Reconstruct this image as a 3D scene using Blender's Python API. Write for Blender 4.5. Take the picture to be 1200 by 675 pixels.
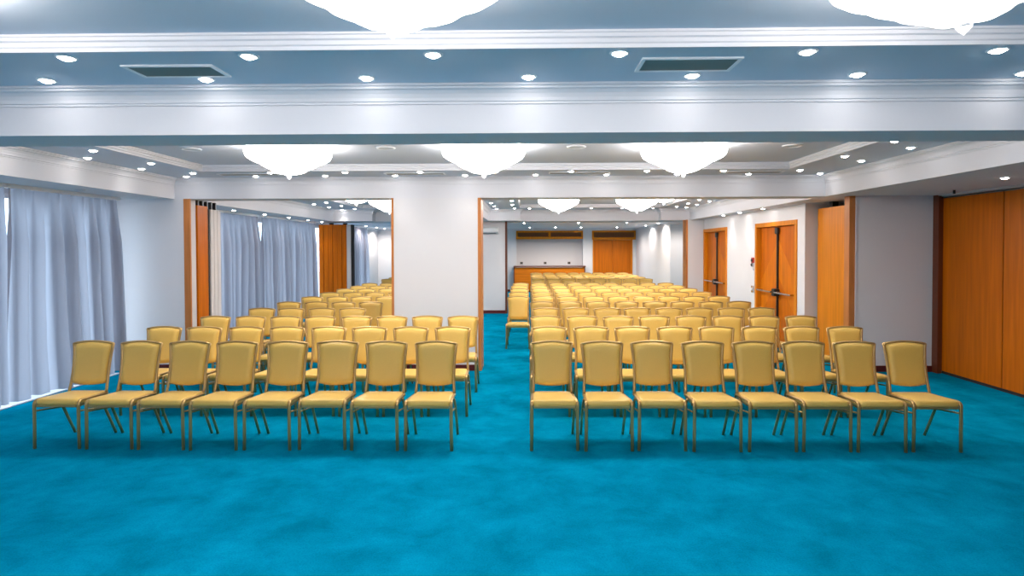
import bpy, bmesh, math, random
from mathutils import Vector, Matrix
random.seed(7)
S = bpy.context.scene
C = S.collection
for o in list(bpy.data.objects): bpy.data.objects.remove(o)
R = math.radians
# ------------------------------------------------------------------ camera, world, exposure
F = 700.0; PITCH = 1.1; YAW = 1.0; ROLL = 0.15; HOR = 291.0
cd = bpy.data.cameras.new('camera'); cam = bpy.data.objects.new('camera', cd); C.objects.link(cam)
cd.sensor_width = 36.0; cd.lens = 36.0*F/1200.0
cd.shift_y = -((337.5 - F*math.tan(R(PITCH))) - HOR)/1200.0
cd.shift_x = -((618 - F*math.tan(R(YAW))) - 600)/1200.0
cd.clip_start = 0.05; cd.clip_end = 200
M = Matrix.Rotation(R(YAW), 4, 'Z') @ Matrix.Rotation(R(90-PITCH), 4, 'X') @ Matrix.Rotation(R(-ROLL), 4, 'Z')
M.translation = Vector((0, 0, 1.82)); cam.matrix_world = M
S.camera = cam
W = bpy.data.worlds.new('daylight'); S.world = W; W.use_nodes = True
W.node_tree.nodes['Background'].inputs[0].default_value = (0.70, 0.85, 1.0, 1)
W.node_tree.nodes['Background'].inputs[1].default_value = 4.0
S.view_settings.view_transform = 'Standard'; S.view_settings.look = 'None'
S.view_settings.gamma = 1.0; S.view_settings.use_curve_mapping = False
S.view_settings.exposure = 0.15
CHAND = 18.0          # chandelier glass emission
SPOT = 9.0           # watts of one downlight
LENS = 45.0
NEARCH = 0.62        # the nearest section's chandeliers are dimmed

# ------------------------------------------------------------------ materials
def srgb(c):
    return tuple(((x/255)/12.92 if x/255 <= .04045 else ((x/255+.055)/1.055)**2.4) for x in c) + (1,)
def mat(name, col, rough=.6, metal=0.0, spec=.5, noise=None, bump=None, sheen=0):
    m = bpy.data.materials.new(name); m.use_nodes = True
    nt = m.node_tree; b = nt.nodes['Principled BSDF']
    c = srgb(col)
    b.inputs['Base Color'].default_value = c
    b.inputs['Roughness'].default_value = rough; b.inputs['Metallic'].default_value = metal
    b.inputs['Specular IOR Level'].default_value = spec
    if sheen: b.inputs['Sheen Weight'].default_value = sheen
    tc = nt.nodes.new('ShaderNodeTexCoord')
    if noise:
        scale, amt, stretch = noise
        mp = nt.nodes.new('ShaderNodeMapping'); mp.inputs['Scale'].default_value = stretch
        nt.links.new(tc.outputs['Object'], mp.inputs['Vector'])
        n = nt.nodes.new('ShaderNodeTexNoise'); n.inputs['Scale'].default_value = scale; n.inputs['Detail'].default_value = 6
        nt.links.new(mp.outputs[0], n.inputs['Vector'])
        r = nt.nodes.new('ShaderNodeValToRGB')
        r.color_ramp.elements[0].position = .3; r.color_ramp.elements[1].position = .7
        r.color_ramp.elements[0].color = tuple(x*(1-amt) for x in c[:3]) + (1,)
        r.color_ramp.elements[1].color = tuple(min(1, x*(1+amt)) for x in c[:3]) + (1,)
        nt.links.new(n.outputs['Fac'], r.inputs[0]); nt.links.new(r.outputs[0], b.inputs['Base Color'])
    if bump:
        bs, st = bump
        n2 = nt.nodes.new('ShaderNodeTexNoise'); n2.inputs['Scale'].default_value = bs; n2.inputs['Detail'].default_value = 4
        nt.links.new(tc.outputs['Object'], n2.inputs['Vector'])
        bp = nt.nodes.new('ShaderNodeBump'); bp.inputs['Strength'].default_value = st; bp.inputs['Distance'].default_value = .01
        nt.links.new(n2.outputs['Fac'], bp.inputs['Height']); nt.links.new(bp.outputs[0], b.inputs['Normal'])
    return m
def emit(name, col, st):
    m = bpy.data.materials.new(name); m.use_nodes = True
    b = m.node_tree.nodes['Principled BSDF']
    b.inputs['Base Color'].default_value = srgb(col)
    b.inputs['Emission Color'].default_value = srgb(col); b.inputs['Emission Strength'].default_value = st
    b.inputs['Roughness'].default_value = .25
    return m
WHITE = mat('white_plaster', (218, 217, 222), .75, bump=(60, .03))
WALL = mat('wallpaper', (220, 218, 221), .8, bump=(180, .08))
CEIL = mat('ceiling_paint', (208, 214, 225), .8, bump=(60, .03))
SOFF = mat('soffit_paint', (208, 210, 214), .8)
BASE = mat('baseboard_wood', (92, 24, 18), .35)
WOODF = dict(rough=.42, spec=.18)
WOOD = mat('cherry_veneer', (192, 98, 2), noise=(2.2, .16, (9, 9, .45)), **WOODF)
WOODL = mat('cherry_veneer_light', (214, 128, 22), noise=(2.2, .14, (9, 9, .45)), **WOODF)
WOODM = mat('cherry_veneer_book_matched', (202, 110, 10), noise=(2.2, .14, (9, 5, .6)), **WOODF)
WOODH = mat('cherry_veneer_horizontal', (206, 112, 14), noise=(2.2, .16, (.5, 9, 9)), **WOODF)
TRIM = mat('trim_wood', (190, 120, 66), noise=(3, .12, (9, 9, .5)), **WOODF)
DARKT = mat('dark_trim_wood', (104, 48, 22), .4)
BLACK = mat('black_metal', (22, 22, 24), .4)
DGREY = mat('dark_gap', (38, 34, 34), .8)
STEEL = mat('brushed_steel', (200, 200, 205), .25, metal=1)
GRILLE = mat('grille_metal', (158, 150, 140), .6)
GRILLEW = mat('grille_dark_wood', (120, 72, 34), .6)
PLAST = mat('white_plastic', (236, 236, 238), .35)
RED = mat('red_plastic', (170, 30, 25), .4)
PGREY = mat('partition_edge', (205, 198, 196), .6)
FABRIC = mat('gold_fabric', (223, 181, 88), .42, spec=.5, noise=(260, .05, (1, 1, 1)), bump=(420, .12), sheen=.1)
FRAME = mat('champagne_metal', (190, 154, 98), .34, metal=.65)
LAMP = emit('lamp_glass', (255, 253, 250), LENS)
CHG = emit('chandelier_glass', (255, 249, 242), CHAND)
CHGN = emit('chandelier_glass_dimmed', (255, 249, 242), CHAND*NEARCH)
def clear_glass(name, tint, fac):
    m = bpy.data.materials.new(name); m.use_nodes = True; nt = m.node_tree; nt.nodes.clear()
    o = nt.nodes.new('ShaderNodeOutputMaterial'); a = nt.nodes.new('ShaderNodeBsdfTransparent'); g = nt.nodes.new('ShaderNodeBsdfGlossy')
    a.inputs[0].default_value = tint; g.inputs['Roughness'].default_value = .03
    x = nt.nodes.new('ShaderNodeMixShader'); x.inputs[0].default_value = fac
    nt.links.new(a.outputs[0], x.inputs[1]); nt.links.new(g.outputs[0], x.inputs[2]); nt.links.new(x.outputs[0], o.inputs[0])
    return m
GLASS = clear_glass('window_glass', (.95, .98, 1, 1), .06)
CRYST = clear_glass('crystal', (.93, .95, .98, 1), .45)
def curtain_mat():
    m = bpy.data.materials.new('curtain_fabric'); m.use_nodes = True; nt = m.node_tree; nt.nodes.clear()
    o = nt.nodes.new('ShaderNodeOutputMaterial')
    d = nt.nodes.new('ShaderNodeBsdfDiffuse'); d.inputs[0].default_value = srgb((118, 112, 118))
    t = nt.nodes.new('ShaderNodeBsdfTranslucent'); t.inputs[0].default_value = srgb((204, 208, 220))
    x = nt.nodes.new('ShaderNodeMixShader'); x.inputs[0].default_value = .50
    nt.links.new(d.outputs[0], x.inputs[1]); nt.links.new(t.outputs[0], x.inputs[2]); nt.links.new(x.outputs[0], o.inputs[0])
    return m
CURT = curtain_mat()
def carpet_mat():
    m = bpy.data.materials.new('teal_carpet'); m.use_nodes = True; nt = m.node_tree
    b = nt.nodes['Principled BSDF']; b.inputs['Roughness'].default_value = .95; b.inputs['Specular IOR Level'].default_value = 0
    tc = nt.nodes.new('ShaderNodeTexCoord')
    n = nt.nodes.new('ShaderNodeTexNoise'); n.inputs['Scale'].default_value = 2.4; n.inputs['Detail'].default_value = 9; n.inputs['Roughness'].default_value = .68
    n.inputs['Distortion'].default_value = .25
    nt.links.new(tc.outputs['Object'], n.inputs['Vector'])
    r = nt.nodes.new('ShaderNodeValToRGB'); r.color_ramp.elements[0].position = .34; r.color_ramp.elements[1].position = .68
    r.color_ramp.elements[0].color = srgb((0, 114, 146)); r.color_ramp.elements[1].color = srgb((4, 144, 184))
    nt.links.new(n.outputs['Fac'], r.inputs[0])
    n2 = nt.nodes.new('ShaderNodeTexNoise'); n2.inputs['Scale'].default_value = 90; n2.inputs['Detail'].default_value = 4
    nt.links.new(tc.outputs['Object'], n2.inputs['Vector'])
    mx = nt.nodes.new('ShaderNodeMix'); mx.data_type = 'RGBA'; mx.blend_type = 'MULTIPLY'; mx.inputs[0].default_value = .35
    r2 = nt.nodes.new('ShaderNodeValToRGB'); r2.color_ramp.elements[0].position = .3; r2.color_ramp.elements[1].position = .65
    r2.color_ramp.elements[0].color = (.45, .45, .45, 1); r2.color_ramp.elements[1].color = (1, 1, 1, 1)
    nt.links.new(n2.outputs['Fac'], r2.inputs[0])
    nt.links.new(r.outputs[0], mx.inputs[6]); nt.links.new(r2.outputs[0], mx.inputs[7]); nt.links.new(mx.outputs[2], b.inputs['Base Color'])
    bp = nt.nodes.new('ShaderNodeBump'); bp.inputs['Strength'].default_value = .5; bp.inputs['Distance'].default_value = .01
    nt.links.new(n2.outputs['Fac'], bp.inputs['Height']); nt.links.new(bp.outputs[0], b.inputs['Normal'])
    return m
CARPET = carpet_mat()

# ------------------------------------------------------------------ helpers
def bx(bm, x0, x1, y0, y1, z0, z1):
    vs = [bm.verts.new((x, y, z)) for x in (x0, x1) for y in (y0, y1) for z in (z0, z1)]
    for f in ((0,1,3,2), (4,6,7,5), (0,4,5,1), (2,3,7,6), (0,2,6,4), (1,5,7,3)):
        bm.faces.new([vs[i] for i in f])
def boxes(lst):
    bm = bmesh.new()
    for b in lst: bx(bm, *b)
    return bm
def sweep(bm, pts, rx, ry=None, n=8, side=Vector((1, 0, 0)), cap=True):
    """tube along pts; rx along 'side', ry along the other normal"""
    ry = rx if ry is None else ry
    P = [Vector(p) for p in pts]; rings = []
    for i, p in enumerate(P):
        t = (P[min(i+1, len(P)-1)] - P[max(i-1, 0)]).normalized()
        s = (side - t*side.dot(t))
        s = s.normalized() if s.length > 1e-4 else t.orthogonal().normalized()
        q = t.cross(s)
        rings.append([bm.verts.new(p + s*rx*math.cos(2*math.pi*k/n) + q*ry*math.sin(2*math.pi*k/n)) for k in range(n)])
    for a, b in zip(rings, rings[1:]):
        for k in range(n): bm.faces.new((a[k], a[(k+1) % n], b[(k+1) % n], b[k]))
    if cap: bm.faces.new(rings[0][::-1]); bm.faces.new(rings[-1])
def lathe(bm, prof, n=24, cx=0, cy=0, mod=None):
    rings = []
    for j, (r, z) in enumerate(prof):
        rings.append([bm.verts.new((cx + (r + (mod(a, j)[0] if mod else 0))*math.cos(a), cy + (r + (mod(a, j)[0] if mod else 0))*math.sin(a), z + (mod(a, j)[1] if mod else 0))) for a in [2*math.pi*k/n for k in range(n)]])
    for a, b in zip(rings, rings[1:]):
        for k in range(n): bm.faces.new((a[k], a[(k+1) % n], b[(k+1) % n], b[k]))
    return rings
def obj(name, bm, m, parent=None, smooth=False, bev=0):
    bmesh.ops.recalc_face_normals(bm, faces=bm.faces)
    me = bpy.data.meshes.new(name); bm.to_mesh(me); bm.free()
    me.materials.append(m)
    if smooth:
        for p in me.polygons: p.use_smooth = True
    o = bpy.data.objects.new(name, me); C.objects.link(o); o.parent = parent
    if bev:
        b = o.modifiers.new('bevel', 'BEVEL'); b.width = bev; b.segments = 2; b.limit_method = 'ANGLE'
    return o
def struct(name, bm, m, parent=None, **k):
    o = obj(name, bm, m, parent, **k)
    if parent is None: o['kind'] = 'structure'
    return o
def tag(o, label, cat, group=None):
    o['label'] = label; o['category'] = cat
    if group: o['group'] = group
    return o
def thing(name, label, cat, loc=(0, 0, 0), rz=0, group=None):
    o = bpy.data.objects.new(name, None); C.objects.link(o); o.empty_display_size = .1
    o.location = loc; o.rotation_euler = (0, 0, rz)
    return tag(o, label, cat, group)
def dup(root, loc, rz, label, group=None):
    r = root.copy(); C.objects.link(r); r.location = loc; r.rotation_euler = (0, 0, rz)
    r['label'] = label
    if group: r['group'] = group
    for ch in root.children:
        c = ch.copy(); C.objects.link(c); c.parent = r
        for g in ch.children:
            d = g.copy(); C.objects.link(d); d.parent = c
    return r

# ------------------------------------------------------------------ room shell
SOF, LOW, TRAY, TOP = 2.57, 2.876, 2.955, 3.25
XL, XR = -6.3, 6.10
YB, YE = -4.6, 25.1
struct('floor', boxes([(XL-.2, XR+.2, YB-.2, YE+.8, -.1, 0)]), CARPET)
struct('ground', boxes([(-40, XL-.2, -25, 50, -.3, -.12)]), mat('outside_paving', (190, 190, 190), .9))
XIL, XIR = -5.27, 4.37                                     # faces of the side drops
trays = [(-4.40, 3.50, -1.6, 3.16), (-4.40, 3.50, 5.05, 8.03), (-.20, 3.45, 10.05, 15.5), (-4.30, -2.15, 10.05, 15.5)]
def tray_ceiling(x0, x1, y0, y1, t):
    a, b, c, d = t
    return [(x0, x1, y0, c, LOW, TOP-.1), (x0, x1, d, y1, LOW, TOP-.1), (x0, a, c, d, LOW, TOP-.1), (b, x1, c, d, LOW, TOP-.1), (a, b, c, d, TRAY, TOP-.1)]
struct('ceiling', boxes(tray_ceiling(XIL, XIR, YB, 3.90, trays[0])), CEIL)
struct('ceiling', boxes(tray_ceiling(XIL, XIR, 4.30, 8.85, trays[1])), CEIL)
struct('ceiling', boxes(tray_ceiling(-1.05, XIR, 9.25, 16.5, trays[2]) + tray_ceiling(XIL, -1.70, 9.25, 16.5, trays[3])), CEIL)
struct('ceiling', boxes([(XL, XR, 16.95, YE, 2.64, TOP-.1)]), WHITE)
struct('ceiling_roof_slab', boxes([(XL-.2, XR+.2, YB-.2, YE+.8, TOP-.1, TOP)]), SOFF)
# beams and side drops: white faces; underside painted like the soffit
def beam(name, x0, x1, y0, y1, z=SOF):
    bm = boxes([(x0, x1, y0, y1, z, TOP-.1)])
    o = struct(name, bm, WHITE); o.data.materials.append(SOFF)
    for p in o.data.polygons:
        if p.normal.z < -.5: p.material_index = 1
    return o
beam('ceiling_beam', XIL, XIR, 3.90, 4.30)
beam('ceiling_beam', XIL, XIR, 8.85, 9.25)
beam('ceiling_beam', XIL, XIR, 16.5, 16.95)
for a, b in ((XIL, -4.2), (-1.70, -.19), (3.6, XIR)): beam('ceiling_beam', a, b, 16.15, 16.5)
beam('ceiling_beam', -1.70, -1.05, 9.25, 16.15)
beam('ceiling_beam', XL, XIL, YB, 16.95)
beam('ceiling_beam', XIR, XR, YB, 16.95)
# cornices and tray mouldings
ntrim = [0]
def moulding(path, prof, m=WHITE, closed=True):
    """path: list of (x,y) corners; prof: (d into the room on the left of travel, z)"""
    bm = bmesh.new(); n = len(path); rings = []
    for i, p in enumerate(path):
        p = Vector(p); pa = Vector(path[(i-1) % n]); pb = Vector(path[(i+1) % n])
        d1 = (p-pa).normalized(); d2 = (pb-p).normalized()
        if not closed and i == 0: d1 = d2
        if not closed and i == n-1: d2 = d1
        n1 = Vector((-d1.y, d1.x)); n2 = Vector((-d2.y, d2.x)); mit = (n1+n2); mit = mit/ (1+n1.dot(n2))
        rings.append([bm.verts.new((p.x+mit.x*d, p.y+mit.y*d, z)) for d, z in prof])
    k = len(prof); rng = range(n) if closed else range(n-1)
    for i in rng:
        a, b = rings[i], rings[(i+1) % n]
        for j in range(k): bm.faces.new((a[j], a[(j+1) % k], b[(j+1) % k], b[j]))
    if not closed:
        bm.faces.new(rings[0]); bm.faces.new(rings[-1][::-1])
    ntrim[0] += 1
    return struct('trim_%d' % ntrim[0], bm, m)
def rect(x0, x1, y0, y1): return [(x0, y0), (x1, y0), (x1, y1), (x0, y1)]     # counter-clockwise: left = inside
L = LOW
COR = [(0, L), (.085, L), (.085, L-.014), (.070, L-.017), (.066, L-.030), (.048, L-.036), (.030, L-.055), (.020, L-.080), (.018, L-.100), (.010, L-.104), (.010, L-.118), (0, L-.118)]
moulding(rect(XIL, XIR, YB, 3.90), COR)
moulding(rect(XIL, XIR, 4.30, 8.85), COR)
moulding([(-1.05, 9.25), (XIR, 9.25), (XIR, 16.15), (3.6, 16.15), (3.6, 16.5), (-.19, 16.5), (-.19, 16.15), (-1.05, 16.15)], COR)
moulding([(XIL, 9.25), (-1.70, 9.25), (-1.70, 16.5), (-4.2, 16.5), (-4.2, 16.15), (XIL, 16.15)], COR)
TR = [(0, L-.006), (-.05, L-.006), (-.05, L+.0005), (0, L+.0005), (0, TRAY), (.075, TRAY), (.075, TRAY-.012), (.055, TRAY-.018), (.050, TRAY-.034), (.030, TRAY-.042), (.022, TRAY-.058), (.012, TRAY-.062), (.012, L-.006)]
TR = [(-.012, L), (-.012, L-.008), (.008, L-.008), (.008, L+.012), (.016, L+.018), (.016, L+.040), (.026, L+.046), (.026, L+.064), (.034, L+.068), (.034, TRAY), (0, TRAY), (0, L)]
for t in trays: moulding(rect(*t), TR)

# walls ----------------------------------------------------------
def wallbox(name, lst, m=WALL): return struct(name, boxes(lst), m)
wallbox('wall_rear', [(XL-.2, XR+.2, YB-.2, YB, 0, TOP-.1)])
# left: window bays between piers
bays = [(-3.8, 3.2), (4.75, 8.62), (9.45, 13.1), (13.3, 16.75), (17.6, 20.6), (20.8, 23.35)]
lw = []; yy = YB
for a, b in bays:
    lw.append((XL-.2, XL, yy, a, 0, TOP-.1)); lw.append((XL-.2, XL, a, b, 2.5, TOP-.1)); yy = b
lw.append((XL-.2, XL, yy, YE+.8, 0, TOP-.1))
lw += [(XL, -5.13, 8.85, 9.0, 0, SOF)]
lw += [(XL, -5.13, 9.0, 9.25, 0, SOF)]
wallbox('wall_left', lw)
jamb_sill = [(XL, -5.97, a, b, 0, .012) for a, b in bays]
struct('trim_0', boxes(jamb_sill), WHITE)
nwin = 0
for a, b in bays:
    nwin += 1
    k = max(2, round((b-a)/1.2)); w = (b-a)/k
    fr = [(XL-.12, XL-.06, a, b, 0, .05), (XL-.12, XL-.06, a, b, 2.45, 2.5)]
    for i in range(k+1):
        y = min(max(a + i*w, a+.025), b-.025); fr.append((XL-.12, XL-.06, y-.025, y+.025, .05, 2.45))
    f = struct('window_%d' % nwin, boxes(fr), PLAST)
    obj('glass_pane', boxes([(XL-.095, XL-.085, a+.03, b-.03, .05, 2.45)]), GLASS, f)
# wall at the far left of the back room, back wall
NX0, NX1 = -.47, 2.33                                        # bar niche
DX0, DX1 = 2.74, 4.40
bw = [(XL, NX0, YE, YE+.15, 0, 2.64), (NX0, NX1, YE+.45, YE+.6, 0, 2.64), (NX0-.1, NX0, YE+.15, YE+.6, 0, 2.64), (NX1, NX1+.1, YE+.15, YE+.6, 0, 2.64),
      (NX1, DX0, YE, YE+.15, 0, 2.64), (DX0, DX1, YE, YE+.15, 2.17, 2.64), (DX1, 4.55, YE, YE+.15, 0, 2.64), (NX0, NX1, YE+.01, YE+.15, 2.56, 2.64),
      (XL-.2, XR+.2, YE+.6, YE+.8, 0, TOP-.1)]
wallbox('wall_back', bw)
# right side
dA = (10.48, 12.38); dB = (14.13, 15.98); DH = 2.31
rw = [(XR, XR+.2, YB, YE+.8, 0, TOP-.1),
      (4.80, XR, 8.80, 9.05, 0, SOF),                       # stub beside the closed panels
      (4.70, XR, 10.2, 10.35, 0, SOF),
      (4.70, 4.90, 10.35, dA[0]+.02, 0, SOF), (4.70, 4.90, dA[0]+.02, dA[1]-.02, DH-.02, SOF), (4.70, 4.90, dA[1]-.02, dB[0]+.02, 0, SOF),
      (4.70, 4.90, dB[0]+.02, dB[1]-.02, DH-.02, SOF),
      (4.27, XR, 16.0, 16.3, 0, SOF),
      (4.55, XR, 19.1, 19.25, 0, 2.64), (4.55, 4.75, 19.25, YE+.15, 0, 2.64)]
wallbox('wall_right', rw)
wallbox('wall_centre', [(-1.985, -.733, 8.85, 9.25, 0, SOF)])
wallbox('wall_centre_rear', [(-1.985, -.62, 16.67, 16.95, 0, SOF)])
# baseboards
def bb(name, lst): struct(name, boxes(lst), BASE)
bb('baseboard_centre', [(-1.985, -.733, 8.838, 8.85, 0, .09), (-1.985, -.733, 9.25, 9.262, 0, .09)])
bb('baseboard_centre_rear', [(-1.985, -.62, 16.655, 16.67, 0, .09)])
bb('baseboard_right', [(4.80, 5.90, 8.788, 8.80, 0, .09), (4.688, 4.70, 10.35, dA[0]-.08, 0, .09), (4.688, 4.70, dA[1]+.08, dB[0]-.08, 0, .09),
                       (4.30, 4.70, 15.988, 16.0, 0, .09), (4.538, 4.55, 19.25, YE, 0, .09)])
bb('baseboard_left', [(-6.28, -5.13, 8.838, 8.85, 0, .09)])
bb('baseboard_back', [(XL, -.60, YE-.012, YE, 0, .09), (2.42, 2.70, YE-.012, YE, 0, .09)])
# wooden jamb trims
def jamb(lst, m=TRIM):
    ntrim[0] += 1; struct('trim_%d' % ntrim[0], boxes(lst), m)
jamb([(-.733, -.685, 8.84, 9.26, 0, SOF)]); jamb([(-2.02, -1.985, 8.84, 9.26, 0, SOF)])
jamb([(-.62, -.565, 16.655, 16.96, 0, SOF)], DARKT)
jamb([(-5.13, -5.035, 8.84, 8.87, 0, SOF)]); jamb([(-5.13, -5.05, 8.87, 9.02, 0, SOF)], PGREY)
jamb([(4.69, 4.775, 8.79, 8.93, 0, SOF)], TRIM); jamb([(4.775, 4.80, 8.785, 8.80, 0, SOF)], WHITE)
jamb([(4.225, 4.255, 15.99, 16.31, 0, SOF)], TRIM); jamb([(4.255, 4.27, 15.985, 16.31, 0, SOF)], WOODL)
jamb([(5.90, 5.965, 8.68, 8.80, 0, SOF)], DARKT)
# cornice along the back room wall
moulding([(XL, 16.95), (4.55, 16.95), (4.55, YE), (XL, YE)], [(0, 2.64), (.06, 2.64), (.055, 2.62), (.03, 2.60), (.025, 2.57), (.01, 2.565), (.01, 2.55), (0, 2.55)])

# ------------------------------------------------------------------ doors
def pdoor(name, y0, y1):
    """double panic door in the right wall, opening towards the room (face -X)"""
    x = 4.70; t = .085; h = DH
    root = struct(name, boxes([(x-.02, x+.16, y0, y0+t, 0, h), (x-.02, x+.16, y1-t, y1, 0, h), (x-.02, x+.16, y0+t, y1-t, h-t, h)]), WOODL, bev=.004)
    mid = (y0+y1)/2
    for a, b in ((y0+t+.004, mid-.002), (mid+.002, y1-t-.004)):
        leaf = obj('door_leaf', boxes([(x+.07, x+.11, a, b, .01, h-t-.004)]), WOOD, root, bev=.003)
        # diagonal veneer inlay pieces forming the V grain
        bm = bmesh.new(); q = b-.02 if b <= mid else a+.02; o_ = a+.03 if b <= mid else b-.03
        vs = [bm.verts.new(p) for p in ((x+.069, q, 1.95), (x+.069, q, 1.25), (x+.069, o_, .45), (x+.069, o_, 1.15))]
        bm.faces.new(vs)
        r = bmesh.ops.extrude_face_region(bm, geom=bm.faces[:])
        for v in r['geom']:
            if isinstance(v, bmesh.types.BMVert): v.co.x += .002
        obj('veneer_inlay', bm, WOODM, leaf)
        bm = bmesh.new()
        c0, c1 = (a+.10, b-.05)
        sweep(bm, [(x-.03, c0, .97), (x-.03, c1, .97)], .016, n=10, side=Vector((0, 0, 1)))
        for yy in (c0+.03, c1-.03): bx(bm, x-.03, x+.07, yy-.012, yy+.012, .955, .985)
        obj('panic_bar', bm, STEEL, root, smooth=False)
    bm = boxes([(x+.035, x+.07, mid-.022, mid+.022, .03, h-t-.03)])
    obj('latch_rod', bm, BLACK, root, bev=.004)
    bm = boxes([(x-.04, x+.07, mid-.075, mid+.075, .90, 1.04), (x+.01, x+.07, mid-.06, mid+.06, h-t-.15, h-t-.02)])
    obj('latch_case', bm, BLACK, root, bev=.02)
pdoor('door_1', *dA); pdoor('door_2', *dB)
# service door in the back wall with transom grille
t = .05
d = struct('door_3', boxes([(DX0, DX0+t, YE-.03, YE+.1, 0, 2.17), (DX1-t, DX1, YE-.03, YE+.1, 0, 2.17)]), WOODL)
mx = (DX0+DX1)/2
for a, b in ((DX0+t, mx-.004), (mx+.004, DX1-t)): obj('door_leaf', boxes([(a, b, YE+.02, YE+.06, .01, 2.16)]), WOOD, d)
def transom(x0, x1, z0, z1, n, label):
    r = thing('transom_grille', label, 'grille', (0, 0, 0))
    fr = [(x0, x1, YE-.05, YE+.04, z0, z0+.1), (x0, x1, YE-.05, YE+.04, z1-.07, z1), (x0, x0+.07, YE-.05, YE+.04, z0+.1, z1-.07), (x1-.07, x1, YE-.05, YE+.04, z0+.1, z1-.07)]
    w = (x1-x0)/n
    for i in range(1, n): fr.append((x0+i*w-.05, x0+i*w+.05, YE-.05, YE+.04, z0+.1, z1-.07))
    obj('frame', boxes(fr), WOODL, r)
    bm = bmesh.new(); z = z0+.11
    while z < z1-.08:
        bx(bm, x0+.07, x1-.07, YE-.03, YE+.005, z, z+.012); z += .024
    bx(bm, x0+.07, x1-.07, YE-.005, YE+.005, z0+.1, z1-.07)
    obj('louvre', bm, GRILLEW, r)
transom(NX0, NX1, 2.20, 2.55, 2, 'wide orange wood grille in two sections over the bar niche')
transom(DX0-.03, 4.53, 2.17, 2.55, 1, 'orange wood grille box above the double door on the end wall')
# bar counter
r = thing('bar_counter', 'orange wood bar counter at the far end of the hall below the white niche', 'counter', (.93, 24.8, 0))
obj('front_panel', boxes([(-1.46, 1.42, -.06, .0, .08, 1.03), (-1.46, -1.42, 0, .28, .08, 1.03), (1.38, 1.42, 0, .28, .08, 1.03)]), WOODH, r)
obj('plinth', boxes([(-1.43, 1.39, -.03, .25, 0, .08)]), DARKT, r)
obj('corner_post', boxes([(-1.50, -1.46, -.08, .28, 0, 1.05)]), DARKT, r); obj('corner_post', boxes([(1.42, 1.46, -.08, .28, 0, 1.05)]), DARKT, r)
obj('countertop', boxes([(-1.50, 1.48, -.14, .28, 1.05, 1.09)]), DARKT, r, bev=.006)
for nm, x in (('left end', -.25), ('middle', .76), ('right end', 1.78)):
    g = thing('wall_socket', 'small dark wall socket above the bar counter, %s of the three' % nm, 'socket', (x, YE+.45, 1.19), 0, None)
    obj('plate', boxes([(-.06, .06, -.012, 0, -.05, .05)]), GRILLE, g, bev=.003); obj('outlet', boxes([(-.050, -.006, -.02, -.012, -.038, .038), (.006, .050, -.02, -.012, -.038, .038)]), BLACK, g)
# air conditioner on the rear centre wall
r = thing('air_conditioner', 'white wall-mounted air conditioner high on the grey wall beyond the centre pillar', 'air conditioner', (-1.35, 16.67, 2.22))
bm = bmesh.new()
pr = [(0, 0), (-.10, 0), (-.19, .06), (-.20, .16), (-.15, .20), (0, .20)]
va = [bm.verts.new((-.52, y, z)) for y, z in pr]; vb = [bm.verts.new((.55, y, z)) for y, z in pr]
for i in range(len(pr)): bm.faces.new((va[i], va[(i+1) % 6], vb[(i+1) % 6], vb[i]))
bm.faces.new(va); bm.faces.new(vb[::-1])
obj('housing', bm, PLAST, r, bev=.006)
obj('air_outlet', boxes([(-.46, .49, -.155, -.09, .012, .024)]), DGREY, r)
obj('intake_slot', boxes([(-.5, .53, -.206, -.19, .165, .172)]), GRILLE, r)
# wall fittings beside door 1
def fit(name, label, cat, y, z, w, h, m, m2=None):
    g = thing(name, label, cat, (4.70, y, z))
    obj('housing', boxes([(-.03, 0, -w/2, w/2, -h/2, h/2)]), m, g, bev=.006)
    if m2:
        bm = bmesh.new(); sweep(bm, [(-.045, 0, 0), (-.03, 0, 0)], min(w, h)*.28, n=14, side=Vector((0, 0, 1))); obj('button', bm, m2, g)
fit('fire_alarm_button', 'red fire alarm call point on the white wall left of the nearer panelled double door', 'alarm', 12.50, 1.56, .11, .11, RED, BLACK)
fit('key_switch', 'small round dark switch just under the red fire alarm point', 'switch', 12.52, 1.465, .08, .08, STEEL, BLACK)
fit('wall_button', 'small white button plate lowest of the three fittings under the alarm', 'switch', 12.50, 1.385, .06, .05, PLAST)
fit('light_switch', 'grey light switch plate at hand height left of the nearer double door', 'switch', 12.50, .96, .11, .14, STEEL, PLAST)

# ------------------------------------------------------------------ sliding partitions
ys = [8.70, 7.60, 6.27, 5.04, 3.81, 2.58, 1.35, .12]
lab = ['tall orange wood wall panel at the far corner beside the white stub wall', 'tall orange wood wall panel at the right edge of the picture, past the seam', ]
for i in range(len(ys)-1):
    g = thing('partition_panel', (lab + ['tall orange wood wall panel further along the right wall towards the camera'])[min(i, 2)], 'wall panel', (5.97, ys[i+1], 0), 0, 'wood panels closing the right side')
    obj('panel', boxes([(0, .08, .008, ys[i]-ys[i+1]-.008, .04, SOF-.05)]), WOOD, g, bev=.004)
    obj('edge_strip', boxes([(.012, .07, -.008, .008, .04, SOF-.05)]), DGREY, g)
    obj('floor_seal', boxes([(.01, .07, 0, ys[i]-ys[i+1], 0, .04)]), DGREY, g)
ntrim[0] += 1; struct('trim_%d' % ntrim[0], boxes([(5.94, 6.08, .1, 8.70, SOF-.025, SOF), (5.90, 5.94, .1, 8.70, SOF-.012, SOF)]), PGREY)
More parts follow.
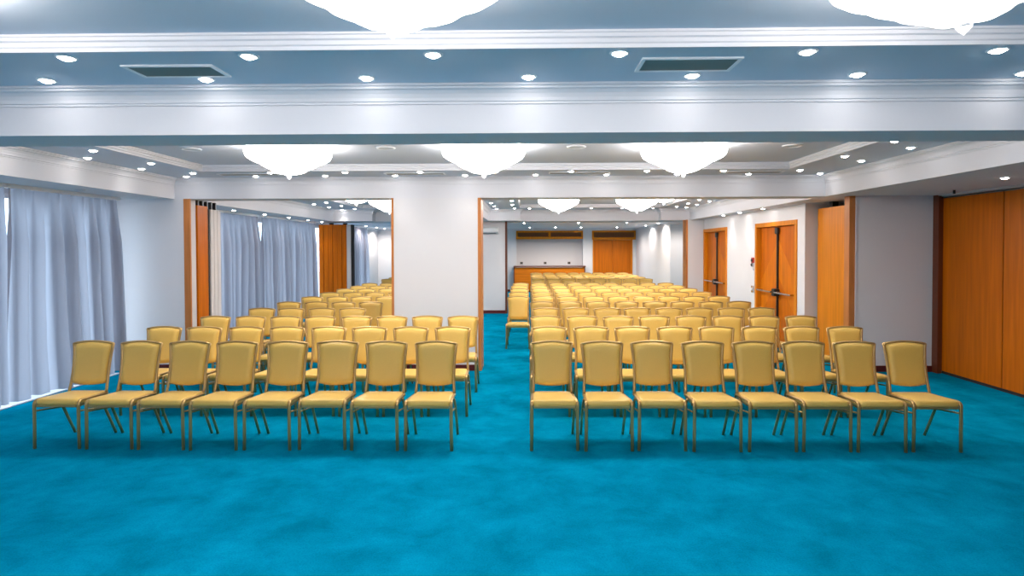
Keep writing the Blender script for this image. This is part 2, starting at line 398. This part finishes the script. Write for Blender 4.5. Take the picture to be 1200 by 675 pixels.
# parked panel on the right, beyond the stub wall
g = thing('parked_partition', 'single orange wood partition panel parked beyond the right stub wall', 'wall panel', (4.88, 9.15, 0))
obj('panel', boxes([(0, .35, 0, .98, .03, 2.47)]), WOODL, g, bev=.004)
obj('edge_strip', boxes([(-.004, .08, -.02, 0, .03, 2.47)]), PLAST, g)
obj('hanger', boxes([(.1, .2, .15, .25, 2.47, SOF), (.1, .2, .7, .8, 2.47, SOF)]), BLACK, g)
# folded partition on the left
g = thing('folded_partition', 'folded partition stack with an orange wood leaf parked by the left stub wall', 'wall panel', (-5.03, 9.04, 0))
obj('leaf', boxes([(-.95, 0, 0, .29, .02, 2.49)]), WOOD, g, bev=.003)
obj('gap_dark_fill', boxes([(-.95, -.02, .29, .37, .02, 2.46)]), DGREY, g)  # dark box fills the open gap, its shade put in as colour
for k in range(3): obj('folded_leaf', boxes([(-.95, .0, .375+.105*k, .47+.105*k, .02, 2.45)]), PGREY, g, bev=.003)
bm = bmesh.new()
for k in range(5): bx(bm, -.08, -.03, .06+.13*k, .09+.13*k, 2.45, SOF)
obj('hanger', bm, BLACK, g)
# wood stack at the second opening, left
g = thing('folded_partition', 'orange wood partition stack with vertical seams standing between the far curtains', 'wall panel', (-5.88, 16.75, 0))
for k in range(6): obj('leaf', boxes([(.13*k+.004, .13*k+.126, (k % 2)*.012, .75, .02, 2.5)]), WOOD, g, bev=.003)
obj('edge_leaf', boxes([(.785, .90, .02, .30, .02, 2.5)]), PGREY, g); obj('gap_dark_fill', boxes([(.90, .94, .05, .25, .02, 2.5)]), DGREY, g)  # last box is the gap's shade, put in as dark colour
obj('hanger', boxes([(.2, .3, .3, .4, 2.5, SOF), (.6, .7, .3, .4, 2.5, SOF)]), BLACK, g)

# ------------------------------------------------------------------ curtains
def curtain(x, y0, y1, label, zt=2.525, zb=.06, flare=(.0, .08), sd=0, group='grey curtains over the windows'):
    rnd = random.Random(sd)
    g = thing('curtain', label, 'curtain', (x, y0, 0), 0, group)
    Ln = y1-y0; n = int(Ln*46); rows = 26
    ph = [rnd.uniform(0, 6.28) for _ in range(8)]
    # folds of uneven width and depth
    cuts = [0.0]; amps = []
    while cuts[-1] < Ln+.4:
        cuts.append(cuts[-1] + rnd.uniform(.13, .30)); amps.append(rnd.uniform(.05, .12))
    def fold(s):
        for a, b, k in zip(cuts, cuts[1:], amps):
            if a <= s < b:
                t = (s-a)/(b-a); return k*(math.sin(2*math.pi*t)), 1.5*(b-a)/2/math.pi*math.sin(4*math.pi*t)*.5
        return 0, 0
    bm = bmesh.new(); grid = []
    for j in range(rows+1):
        v = j/rows; z = zt+(zb-zt)*v; fr = []
        for i in range(n+1):
            u = i/n; s = u*Ln
            s2 = max(0, s + .05 + .045*math.sin(2.1*s+ph[0]+v*1.6)*v)
            d, dy = fold(s2); k = min(1, .22+v*3.2)
            off = d*k + .018*math.sin(2*math.pi*s/.052+ph[3])*max(0, 1-v*6) + .015*v*math.sin(2*math.pi*s/.11+ph[5]+v) + .025*v*math.sin(2*math.pi*s/1.1+ph[4])
            yy = s - dy*k
            yy += -flare[0]*(1-u)*v**1.3 + flare[1]*u*v**1.3
            fr.append(bm.verts.new((off, yy, z)))
        grid.append(fr)
    for a, b in zip(grid, grid[1:]):
        for i in range(n): bm.faces.new((a[i], a[i+1], b[i+1], b[i]))
    o = obj('cloth', bm, CURT, g, smooth=True)
    bm = boxes([(-.03, .03, -.05, Ln+.05, zt, zt+.045)])
    obj('track', bm, PLAST, g)
XC = -5.92
curtain(XC, 6.72, 8.52, 'grey lilac floor-length curtain nearest the left stub wall, second from the front', flare=(.02, .10), sd=1)
curtain(XC, 4.45, 6.64, 'grey lilac curtain cut by the left edge of the picture', flare=(.02, .02), sd=2)
curtain(XC, -2.6, 3.3, 'unseen curtain added beside the camera to cut daylight, left of the view', flare=(.02, .02), sd=9)  # out of view, added to hold back daylight from the near window
curtain(XC, 9.95, 13.02, 'blue grey curtain just beyond the folded partition, seen through the left opening', flare=(.02, .0), sd=3)
curtain(XC, 13.18, 16.55, 'wide blue grey curtain between the dark gap and the orange panel stack', flare=(.0, .08), sd=4)
curtain(-6.08, 20.0, 22.5, 'narrow far curtain at the end room, right of the orange panel stack', flare=(.0, .10), zt=2.59, sd=5)

# ------------------------------------------------------------------ ceiling fittings
def make_downlight():
    g = thing('downlight', 'x', 'downlight', (0, 0, 0))
    bm = bmesh.new(); lathe(bm, [(.036, .0), (.036, -.006), (.048, -.008), (.054, -.003), (.054, .0)], 20)
    obj('trim_ring', bm, PLAST, g, smooth=True)
    bm = bmesh.new(); rg = lathe(bm, [(.036, -.003), (.030, -.012), (.018, -.018), (.004, -.021)], 20); bm.faces.new(rg[-1])
    obj('lamp_glass', bm, LAMP, g, smooth=True)
    ld = bpy.data.lights.new('bulb', 'SPOT'); ld.energy = SPOT; ld.spot_size = R(95); ld.spot_blend = 1; ld.shadow_soft_size = .03; ld.color = (1, .91, .82)
    l = bpy.data.objects.new('bulb', ld); C.objects.link(l); l.parent = g; l.location = (0, 0, -.03)
    return g
dl0 = make_downlight(); dl_used = [False]
ORD = ['first', 'second', 'third', 'fourth', 'fifth', 'sixth', 'seventh', 'eighth', 'ninth', 'tenth', 'eleventh', 'twelfth', 'thirteenth', 'fourteenth', 'fifteenth', 'sixteenth']
BR = {}
def brighter(o, k):
    for c in o.children:
        if c.type == 'LIGHT':
            if k not in BR:
                d = c.data.copy(); d.energy = SPOT*k; BR[k] = d
                if k > 10: d.spot_size = R(165); d.spot_blend = .6
            c.data = BR[k]
def dl(x, y, z, label, group):
    if not dl_used[0]:
        dl_used[0] = True; dl0.location = (x, y, z); dl0['label'] = label; dl0['group'] = group
    else:
        o = dup(dl0, (x, y, z), 0, label, group)
        if y > 16.9: brighter(o, 11)
        elif 3.6 < y < 4: brighter(o, .3)
        elif y > 9.2: brighter(o, 2)
        elif z == SOF: brighter(o, 8)
def row(pts, z, fmt, group):
    for i, (x, y) in enumerate(pts): dl(x, y, z, fmt % ORD[i], group)
G1 = 'downlights in the ceiling nearest the camera'
row([(-2.53+1.01*k, 3.26) for k in range(6)], LOW, 'round downlight beside the nearest tray moulding, %s from the left in the upper row', G1)
row([(-2.99+1.0*k, 3.69) for k in range(7)], LOW, 'round downlight close to the front beam cornice, %s from the left in the lower row', G1)
G2 = 'downlights around the middle tray'
row([(-3.54+1.035*k, 8.2) for k in range(8)], LOW, 'downlight beyond the middle chandeliers, %s from the left in the row by the tray moulding', G2)
row([(-4.93+1.01*k, 8.58) for k in range(10)], LOW, 'downlight beyond the middle chandeliers, %s from the left in the row by the far beam', G2)
row([(-4.62, 8.2), (-4.6, 7.25), (-4.62, 6.3), (-4.62, 5.35)], LOW, 'downlight left of the middle tray, %s from the far end, inner row', G2)
row([(-5.04, 7.74), (-5.05, 6.8), (-5.05, 5.9), (-5.05, 4.95)], LOW, 'downlight left of the middle tray, %s from the far end, outer row', G2)
row([(3.66, 6.97), (3.64, 6.0), (3.64, 5.1)], LOW, 'downlight right of the middle tray, %s from the far end, inner row', G2)
row([(4.06, 7.35), (4.05, 6.4), (4.05, 5.5)], LOW, 'downlight right of the middle tray, %s from the far end, outer row', G2)
dl(5.15, 6.55, SOF, 'lone downlight in the low soffit above the orange wood wall panels', None)
G3 = 'downlights in the third section'
row([(.06+.81*k, 15.75) for k in range(5)], LOW, 'tiny downlight above the far right beam, %s from the left', G3)
row([(3.78, 15.2), (3.8, 14.2), (3.75, 13.1)], LOW, 'tiny downlight at the right of the third tray, %s from the far end, inner row', G3)
row([(4.12, 15.55), (4.12, 14.6), (4.12, 13.6)], LOW, 'tiny downlight at the right of the third tray, %s from the far end, outer row', G3)
row([(-.82, 15.9), (-.82, 14.9), (-.84, 13.8)], LOW, 'tiny downlight just right of the centre pillar top, %s from the far end, outer row', G3)
row([(-.34, 15.7), (-.36, 14.4), (-.34, 13.2)], LOW, 'tiny downlight just right of the centre pillar top, %s from the far end, inner row', G3)
row([(-4.98, 16.0), (-5.0, 15.0), (-5.02, 14.0)], LOW, 'tiny downlight above the orange panel stack, %s from the far end, outer row', G3)
row([(-4.55, 15.7), (-4.53, 14.5), (-4.56, 13.5)], LOW, 'tiny downlight above the orange panel stack, %s from the far end, inner row', G3)
row([(-5.66, 16.4), (-5.66, 15.35), (-5.66, 14.1), (-5.66, 12.8), (-5.64, 11.4)], SOF, 'downlight in the soffit over the far left curtains, %s from the far end', 'downlights over the far curtains')
row([(4.5, 13.8), (4.5, 12.75), (4.5, 11.5)], SOF, 'downlight washing the white wall between the two panelled doors, %s from the far end', 'downlights over the right doors')
G4 = 'downlights in the end room'
row([(-5.8, 24.2), (-5.8, 22.9), (-5.8, 21.4)], 2.64, 'downlight in front of the far end curtain, %s from the back wall', G4)
row([(4.3, 21.8), (4.3, 19.7), (4.7, 18.0)], 2.64, 'downlight grazing the far right white wall, %s from the back wall, the third added unseen', G4)  # the third is a hidden lamp added to brighten the alcove wall
row([(-.1, 19.3), (1.64, 19.3), (3.2, 19.3)], 2.64, 'downlight just beyond the far beam in the end room, %s from the left', G4)
row([(.1, 23.4), (1.1, 23.4), (2.1, 23.4), (3.5, 23.4)], 2.64, 'downlight above the bar niche and end door, %s from the left', G4)

def make_chandelier():
    g = thing('chandelier', 'x', 'chandelier', (0, 0, 0))
    bm = bmesh.new(); rg = lathe(bm, [(.14, 0), (.14, -.012), (.10, -.02)], 32); bm.faces.new(rg[-1]); obj('ceiling_plate', bm, PLAST, g)
    def tier(prof, lobes, amp, rot, name):
        bm = bmesh.new(); N = 96; k = len(prof)-1
        def mod(a, j):
            e = 1-j/k*.75
            c = abs(math.cos((a+rot)*lobes/2))**.7
            return (amp*e*(c-.5), -.018*e*c)
        rg = lathe(bm, prof, N, mod=mod); bm.faces.new(rg[-1])
        return obj(name, bm, CHGN, g, smooth=True)
    tier([(.43, -.02), (.447, -.05), (.445, -.09), (.43, -.125), (.385, -.16), (.325, -.190), (.18, -.205)], 9, .03, 0, 'upper_glass_leaves')
    tier([(.305, -.172), (.30, -.193), (.27, -.220), (.225, -.244), (.165, -.262), (.08, -.268)], 7, .026, .3, 'middle_glass_leaves')
    tier([(.185, -.243), (.175, -.264), (.13, -.290), (.07, -.308), (.02, -.312)], 6, .016, .6, 'lower_glass_leaves')
    bm = bmesh.new(); rg = lathe(bm, [(.006, -.305), (.018, -.31), (.027, -.32), (.030, -.332), (.027, -.344), (.018, -.356), (.008, -.366), (.002, -.373)], 10); bm.faces.new(rg[-1]); bm.faces.new(rg[0])
    obj('crystal_drop', bm, CRYST, g)
    return g
ch0 = make_chandelier()
chs = [(-.49, 2.19, 'large glowing white glass chandelier at the top edge, left of centre'), (1.57, 2.19, 'large glowing white glass chandelier at the top right corner'),
       (-2.62, 6.55, 'glowing glass chandelier beyond the front beam, leftmost of its row of three'), (-.47, 6.55, 'glowing glass chandelier beyond the front beam, middle of its row of three'), (1.70, 6.55, 'glowing glass chandelier beyond the front beam, rightmost of its row of three'),
       (.70, 13.3, 'small looking far chandelier seen above the bar, left of the far pair'), (2.43, 13.3, 'small looking far chandelier whose tip hangs above the end door'), (2.43, 10.7, 'distant chandelier partly behind the beam, nearer and right of the far pair'), (.70, 10.7, 'distant chandelier hidden mostly behind the beam, above the bar'),
       (-3.07, 10.7, 'distant chandelier seen at the top of the left opening'), (-3.07, 13.3, 'distant chandelier partly hidden by the left edge of the centre pillar'),
       (-2.62, 2.19, 'chandelier out of view above left of the camera'), (-2.62, -.4, 'added unseen chandelier behind the camera on the left'), (-.49, -.4, 'added unseen chandelier behind the camera in the middle'), (1.57, -.4, 'added unseen chandelier behind the camera on the right')]  # these four are out of view, added to light the near section
BRIGHT = {}
for i, (x, y, lb) in enumerate(chs):
    rz = random.uniform(0, 6.28)
    if i == 0: ch0.location = (x, y, TRAY); ch0.rotation_euler = (0, 0, rz); ch0['label'] = lb; ch0['group'] = 'glass chandeliers'
    else:
        o = dup(ch0, (x, y, TRAY), rz, lb, 'glass chandeliers')
        if y > 4:
            for c in o.children:
                if c.data.materials[0] == CHGN:
                    c.data = BRIGHT.setdefault(c.data.name, c.data.copy()); c.data.materials[0] = CHG

def vent(x0, x1, y0, y1, z, label):
    g = thing('ceiling_vent', label, 'vent', ((x0+x1)/2, (y0+y1)/2, z), 0, 'rectangular ceiling vents')
    w, d = (x1-x0)/2, (y1-y0)/2; t = .022
    obj('frame', boxes([(-w, w, -d, -d+t, -.01, 0), (-w, w, d-t, d, -.01, 0), (-w, -w+t, -d+t, d-t, -.01, 0), (w-t, w, -d+t, d-t, -.01, 0)]), PLAST, g)
    bm = bmesh.new(); y = -d+t+.004
    while y < d-t-.006:
        vs = [bm.verts.new(p) for p in ((-w+t, y, -.001), (w-t, y, -.001), (w-t, y+.010, -.008), (-w+t, y+.010, -.008))]; bm.faces.new(vs); y += .014
    obj('slats', bm, GRILLE, g)
    obj('duct_dark_sheet', boxes([(-w+t, w-t, -d+t, d-t, -.0008, -.0002)]), BLACK, g)  # flat black sheet, the darkness behind the slats put in as colour
vent(-2.33, -1.80, 3.40, 3.63, LOW, 'rectangular grey ceiling vent at upper left, before the front beam')
vent(.64, 1.20, 3.34, 3.59, LOW, 'rectangular grey ceiling vent at upper centre right, before the front beam')
for x0, x1, nm in ((-4.35, -3.5, 'first from the left'), (-2.0, -1.15, 'second from the left'), (.30, 1.15, 'third from the left'), (2.76, 3.55, 'fourth from the left')):
    vent(x0, x1, 8.3, 8.48, LOW, 'thin dark slot vent along the beam beyond the middle chandeliers, ' + nm)
for x, nm in ((-3.8, 'far left'), (-1.59, 'between the left and middle chandeliers'), (.55, 'between the middle and right chandeliers'), (2.95, 'right of the right chandelier')):
    g = thing('ceiling_speaker', 'round flat ceiling speaker in the middle tray, ' + nm, 'speaker', (x, 6.72, TRAY), 0, 'round ceiling speakers')
    bm = bmesh.new(); lathe(bm, [(.085, -.006), (.09, -.012), (.105, -.010), (.11, 0)], 28); obj('rim', bm, PLAST, g, smooth=True)
    bm = bmesh.new(); rg = lathe(bm, [(.085, -.006), (.04, -.009)], 28); bm.faces.new(rg[-1]); obj('grille', bm, SOFF, g)
g = thing('ceiling_sensor', 'small round fitting in the low soffit above the left front curtain', 'sensor', (-5.6, 7.4, SOF))
bm = bmesh.new(); rg = lathe(bm, [(.06, 0), (.058, -.01), (.035, -.022)], 20); bm.faces.new(rg[-1]); obj('cover', bm, SOFF, g)
g = thing('door_stop', 'tiny black hook under the soffit beside the orange wood panels', 'hook', (5.6, 7.95, SOF))
obj('hook', boxes([(-.01, .01, -.01, .01, -.05, 0)]), BLACK, g)

# ------------------------------------------------------------------ chairs
def arc(p0, p1, p2, n=6):
    p0, p1, p2 = map(Vector, (p0, p1, p2)); out = []
    for i in range(n+1):
        t = i/n; out.append(p0*(1-t)**2 + p1*2*t*(1-t) + p2*t*t)
    return out
def cushion(bm, outline, normal, thick, puff, inset=.012):
    """outline: list of Vector; builds a puffed pad, front surface along +normal"""
    n = len(outline); c = sum(outline, Vector())/n
    levels = [(1.0, 0.0), (1.0, .35), (.985, .75), (.95, .95), (.88, 1.02)]
    rings = []
    for s, h in levels:
        rings.append([bm.verts.new(c+(p-c)*s + normal*(thick*h)) for p in outline])
    for q, (s, h) in enumerate(((.6, 1.02+puff*.7), (.3, 1.02+puff))):
        rings.append([bm.verts.new(c+(p-c)*s + normal*(thick*h)) for p in outline])
    for a, b in zip(rings, rings[1:]):
        for k in range(n): bm.faces.new((a[k], a[(k+1) % n], b[(k+1) % n], b[k]))
    bm.faces.new(rings[-1]); bm.faces.new(rings[0][::-1])
def make_chair():
    g = thing('banquet_chair', 'x', 'chair')
    X = .205
    # seat pad
    out = []
    def rc(cx, cy, r, a0): return [Vector((cx+r*math.cos(R(a0+d)), cy+r*math.sin(R(a0+d)), 0)) for d in (0, 30, 60, 90)]
    ol = rc(-.155, .040, .045, 180) + rc(.155, .040, .045, 270) + rc(.15, .40, .03, 0) + rc(-.15, .40, .03, 90)
    ol = [Vector((p.x, p.y, .405 + .0*(p.y))) for p in ol]
    bm = bmesh.new(); cushion(bm, ol, Vector((0, 0, 1)), .052, .12)
    for v in bm.verts: v.co.z -= (v.co.y)*.04
    obj('seat', bm, FABRIC, g, smooth=True)
    # seat rail under the pad
    bm = boxes([(-.185, .185, .000, .022, .382, .404), (-.185, -.165, .022, .41, .375, .400), (.165, .185, .022, .41, .375, .400), (-.165, .165, .39, .41, .372, .392)])
    obj('seat_rail', bm, FRAME, g, bev=.004)
    for s in (-1, 1):
        # front leg: straight up, bending back along the seat side
        pts = [Vector((s*(X+.003), .008, 0)), Vector((s*X, .008, .20)), Vector((s*X, .008, .385))] + arc((s*X, .008, .40), (s*X, .008, .442), (s*(X-.006), .06, .442), 6) + [Vector((s*(X-.012), .20, .432)), Vector((s*(X-.018), .40, .418))]
        bm = bmesh.new(); sweep(bm, pts, .0150, .0115, 10); obj('front_leg', bm, FRAME, g, smooth=True)
        # rear leg: sloping back
        pts = [Vector((s*X, .495, 0)), Vector((s*X, .40, .185)), Vector((s*(X-.002), .33, .32)), Vector((s*(X-.008), .30, .385)), Vector((s*(X-.018), .29, .405))]
        bm = bmesh.new(); sweep(bm, pts, .0125, .0125, 10); obj('rear_leg', bm, FRAME, g, smooth=True)
        bm = bmesh.new(); sweep(bm, [(s*(X-.004), .012, .345), (s*(X-.004), .335, .30)], .008, .008, 8); obj('stretcher', bm, FRAME, g, smooth=True)
    # back frame: two posts with hourglass curve and arched top rail
    def post(s):
        P = [(.186, .385, .40), (.183, .405, .46), (.178, .425, .54), (.177, .442, .62), (.179, .458, .70), (.184, .472, .78), (.192, .484, .85), (.198, .490, .893)]
        return [Vector((s*a, b, c)) for a, b, c in P]
    top = [Vector((x, .493 - .004*(abs(x)/.2), .913 - .020*(x/.198)**2)) for x in [(-.198+.396*i/10) for i in range(11)]]
    bm = bmesh.new()
    sweep(bm, post(-1), .0140, .012, 8); sweep(bm, post(1), .0140, .012, 8)
    sweep(bm, [p + Vector((0, 0, -.004)) for p in top], .012, .0125, 8, side=Vector((0, 0, 1)))
    bot = [Vector((x, .430, .520 - .022*(1-(x/.17)**2))) for x in [(-.17+.34*i/8) for i in range(9)]]
    sweep(bm, bot, .007, .007, 6, side=Vector((0, 0, 1)))
    obj('back_frame', bm, FRAME, g, smooth=True)
    # back cushion: curved panel following the posts
    bm = bmesh.new(); NX, NZ = 12, 14
    import bisect
    PP = [(.186, .385, .40), (.183, .405, .46), (.178, .425, .54), (.177, .442, .62), (.179, .458, .70), (.184, .472, .78), (.192, .484, .85), (.198, .490, .893), (.2, .495, .93)]
    def at(z):
        for a, b in zip(PP, PP[1:]):
            if z <= b[2]:
                t = (z-a[2])/(b[2]-a[2]); return a[0]+(b[0]-a[0])*t, a[1]+(b[1]-a[1])*t
        return PP[-1][:2]
    def grid(off_fn):
        G = []
        for j in range(NZ+1):
            rowv = []
            for i in range(NX+1):
                u = -1+2*i/NX; v = j/NZ
                zb = .515 - .020*(1-u*u); zt = .903 - .020*u*u
                z = zb+(zt-zb)*v
                hw, y = at(z); x = u*(hw-.010)
                rowv.append(bm.verts.new((x, y+off_fn(u, v), z)))
            G.append(rowv)
        return G
    def edge(u, v): return min(1, (1-abs(u))*7)**.5 * min(1, v*10)**.5 * min(1, (1-v)*10)**.5
    A = grid(lambda u, v: -.006 - .026*edge(u, v) - .006*(1-u*u)); B = grid(lambda u, v: .004 + .012*edge(u, v))
    for G, flip in ((A, 0), (B, 1)):
        for j in range(NZ):
            for i in range(NX):
                q = (G[j][i], G[j][i+1], G[j+1][i+1], G[j+1][i]); bm.faces.new(q if not flip else q[::-1])
    loop = [(0, i) for i in range(NX)] + [(j, NX) for j in range(NZ)] + [(NZ, i) for i in range(NX, 0, -1)] + [(j, 0) for j in range(NZ, 0, -1)]
    for q in range(len(loop)):
        a = loop[q]; b = loop[(q+1) % len(loop)]
        bm.faces.new((A[a[0]][a[1]], B[a[0]][a[1]], B[b[0]][b[1]], A[b[0]][b[1]]))
    obj('backrest', bm, FABRIC, g, smooth=True)
    return g
chair0 = make_chair(); used = [False]
def chair(x, y, label, group, jit=.006, rot=.8):
    x += random.uniform(-jit, jit); y += random.uniform(-.015, .015); rz = R(random.uniform(-rot, rot))
    if not used[0]:
        used[0] = True; chair0.location = (x, y, 0); chair0.rotation_euler = (0, 0, rz); chair0['label'] = label; chair0['group'] = group
    else: dup(chair0, (x, y, 0), rz, label, group)
Y0, DY = 5.33, 1.086
RN = ['front row', 'second row', 'third row', 'fourth row', 'fifth row', 'sixth row', 'seventh row', 'eighth row', 'ninth row', 'tenth row', None, 'first row past the far beam', 'second row past the far beam', 'third row past the far beam', 'fourth row past the far beam', 'last row past the far beam']
for n in range(16):
    if n == 10: continue
    if n <= 2: xs = [.245+.484*i for i in range(8)]
    elif n == 3: xs = [.27+.468*i for i in range(8)]
    elif n == 4: xs = [.25+.475*i for i in range(8)]
    elif n <= 9: xs = [-.18] + [.30+.47*i for i in range(8)]
    else: xs = [.32+.455*i for i in range(8)]
    tight = n > 10
    for i, x in enumerate(xs):
        w = 'right block'
        chair(x, Y0+DY*n, 'gold banquet chair, %s from aisle, %s, %s' % (ORD[i], RN[n], w), 'gold banquet chairs of the right block', .003 if tight else .006, .4 if tight else .8)
for n in range(13):
    if n == 10: continue
    if n <= 2: xs = [(-4.305, -4.25, -4.22)[n]+.4875*i - .004*i*n for i in range(8)]
    else: xs = [-4.08+.468*i - .015*max(0, n-5) for i in range({3: 4, 4: 4, 5: 4, 6: 4, 7: 4, 8: 3, 9: 2, 11: 1, 12: 1}[n])]
    for i, x in enumerate(xs):
        chair(x, Y0+DY*n, 'gold banquet chair, %s from curtain side, %s, left block' % (ORD[i], RN[n]), 'gold banquet chairs of the left block')
